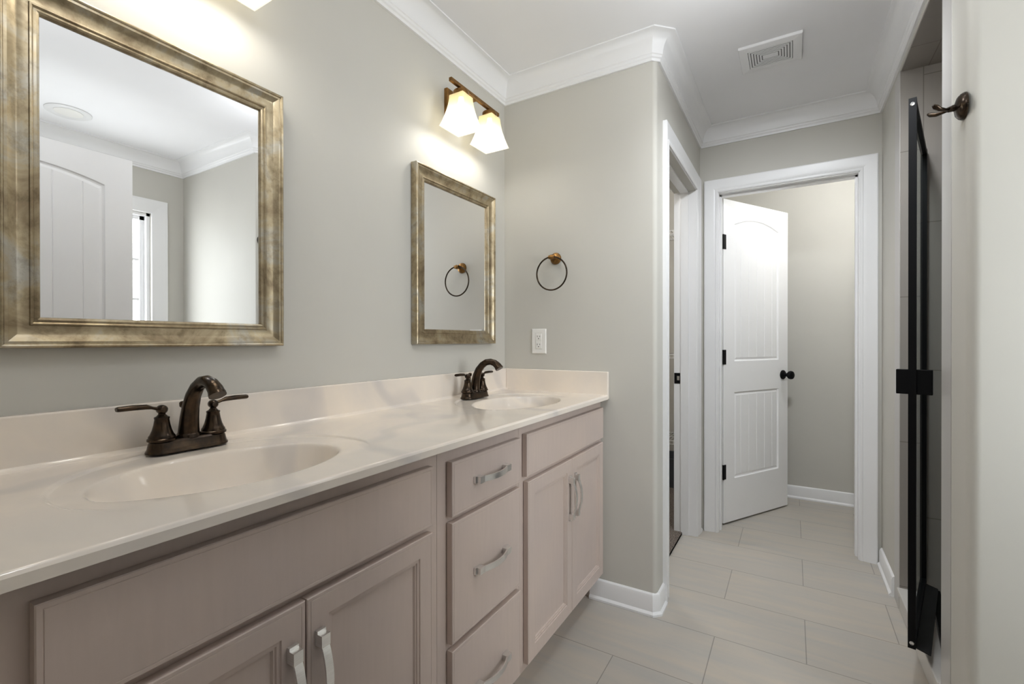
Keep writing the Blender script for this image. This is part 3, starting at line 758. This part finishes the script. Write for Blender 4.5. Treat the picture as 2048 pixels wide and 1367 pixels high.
t = thing('ceiling_vent', 'white square exhaust fan grille on the hall ceiling', 'vent', (1.137, 2.325, CZ))
atc = lambda u, v, d: (u, v, -d)
bm = B(); nested(bm, (-0.118, 0.118, -0.105, 0.105), [(0, 0.0005), (0, 0.010), (0.002, 0.012), (0.034, 0.014), (0.035, 0.0015)], atc); finish('cover', bm, TRIM, t)
bm = B(); box(bm, -0.083, 0.083, -0.070, 0.070, -0.0123, -0.0017); q = finish('gap_shade_plate', bm, VENTSHADE, t)  # dark plate added so the gaps between slats look shaded
bm = B()
for k in range(6):
    i = 0.0365+k*0.0105
    for a_, b_ in ((i, 0.0),):
        u, v_ = 0.118-i, 0.105-i
        if v_ > 0.010:
            for x0, x1, y0, y1 in ((-u, u, -v_, -v_+0.006), (-u, u, v_-0.006, v_), (-u, -u+0.006, -v_+0.006, v_-0.006), (u-0.006, u, -v_+0.006, v_-0.006)):
                box(bm, x0, x1, y0, y1, -0.0138, -0.0127)
box(bm, -0.024, 0.024, -0.0095, 0.0095, -0.0138, -0.0120)
finish('grille', bm, TRIM, t)

t = thing('recessed_light', 'round unlit recessed ceiling light, seen only in the near mirror', 'lamp', (2.20, 0.935, CZ))
bm = B(); lathe(bm, [(0.098, -0.0005), (0.098, -0.004), (0.090, -0.008), (0.070, -0.006), (0.062, -0.0035)], (0, 0, 0), (0, 0, 1), 40); finish('trim_ring', bm, WHITELAMP, t, smooth=40)
bm = B(); lathe(bm, [(0.061, -0.0040), (0.061, -0.0050), (0, -0.0052)], (0, 0, 0), (0, 0, 1), 40); finish('lens', bm, PLATE, t)

# ------------------------------------------------------------------ shower door (ajar) and sill strip
Hp = Vector((1.681, 2.505, 0)); Ep = Vector((1.551, 1.949, 0)); LD = (Ep-Hp).length
t = thing('shower_door', 'black framed glass shower door standing slightly open', 'shower door', (Hp.x, Hp.y, 0.1475))
t.rotation_euler = (0, 0, math.atan2((Ep-Hp).y, (Ep-Hp).x))
HD = 1.77   # local x along the leaf from the hinge; +y is the shower side
bm = B(); box(bm, LD-0.012, LD+0.004, -0.010, 0.010, 0, HD); s1 = finish('frame_stile', bm, BLACK, t)
for z in (0.018, HD-0.020):
    bm = B(); lathe(bm, [(0.006, 0), (0.006, 0.0012), (0.0045, 0.002), (0.002, 0.0012)], (LD+0.004, 0, z), (1, 0, 0), 16); q = finish('screw', bm, CHROME, s1); q['label'] = 'steel screw head'
bm = B(); box(bm, -0.010, 0.012, -0.010, 0.010, 0, HD); finish('frame_stile', bm, BLACK, t)
for z0, z1 in ((HD-0.022, HD), (0, 0.022)):
    bm = B(); box(bm, 0.010, LD-0.010, -0.009, 0.009, z0, z1); finish('frame_rail', bm, BLACK, t)
bm = B(); box(bm, 0.006, LD-0.006, -0.003, 0.003, 0.014, HD-0.014); finish('glass_panel', bm, SGLASS, t)
bm = B(); box(bm, LD-0.022, LD-0.002, -0.041, 0.049, 0.818, 0.898); q = finish('pull_handle', bm, BLACK, t, bevel=0.002)
bm = B()
v_ = [bm.verts.new(p) for p in ((0.012, 0.006, -0.002), (LD-0.012, 0.006, -0.002), (LD-0.012, 0.046, -0.012), (0.012, 0.046, -0.012))]
v2 = [bm.verts.new((p.co.x, p.co.y, p.co.z+0.005)) for p in v_]
bm.faces.new(v_); bm.faces.new(v2[::-1])
for k in range(4): bm.faces.new((v_[k], v_[(k+1) % 4], v2[(k+1) % 4], v2[k]))
q = finish('drip_sweep', bm, RUBBER, t); q['label'] = 'black rubber drip sweep'
bm = B(); box(bm, -0.015, 0.015, -0.50, 0.0, 0.0005, 0.026)
o = finish('threshold_strip', bm, BLACK, bevel=0.003); o.location = (1.722, 2.52, 0.095); o.rotation_euler = (0, 0, math.radians(-7.5)); o['label'] = 'black metal threshold strip lying along the shower curb'; o['category'] = 'threshold strip'

# ------------------------------------------------------------------ closet shelving
for k, (z, lab) in enumerate(((1.985, 'highest white wire shelf in the closet'), (1.035, 'white wire closet shelf at about door knob height'), (0.375, 'lowest white wire shelf in the closet, near the floor'))):
    t = thing('wire_shelf', lab, 'shelf', (0, 4.02, z), 'wire shelves in the closet')
    bm = B()
    for j in range(58):
        x = -0.86+j*0.0255; tube(bm, [(x, -0.001, 0), (x, -0.33, 0), (x, -0.333, -0.028)], 0.0018, 6)
    for y, zz, r in ((-0.004, -0.004, 0.003), (-0.17, -0.004, 0.003), (-0.33, -0.004, 0.0032), (-0.334, -0.030, 0.0032)): tube(bm, [(-0.88, y, zz), (0.615, y, zz)], r, 6)
    finish('wire_deck', bm, WIRE, t)
    for x in (-0.5, -0.15, 0.185, 0.56):
        bm = B(); tube(bm, [(x, -0.31, -0.010), (x, -0.004, -0.27)], 0.005, 8); finish('brace', bm, WIRE, t)
t = thing('storage_bin', 'dark grey bin under the lowest wire shelf in the closet', 'bin', (0.36, 3.80, 0.012))
bm = B()
a_, b_ = 0.15, 0.13
rows = [[bm.verts.new((sx*a_*s, sy*b_*s, z)) for sx, sy in ((-1, -1), (1, -1), (1, 1), (-1, 1))] for s, z in ((0.9, 0), (1.0, 0.21), (1.06, 0.212), (1.06, 0.225), (1.0, 0.225), (0.97, 0.222), (0.88, 0.008))]
for p, q in zip(rows, rows[1:]):
    for k in range(4): bm.faces.new((p[k], p[(k+1) % 4], q[(k+1) % 4], q[k]))
bm.faces.new(rows[0][::-1]); bm.faces.new(rows[-1]); finish('tub', bm, BIN, t)
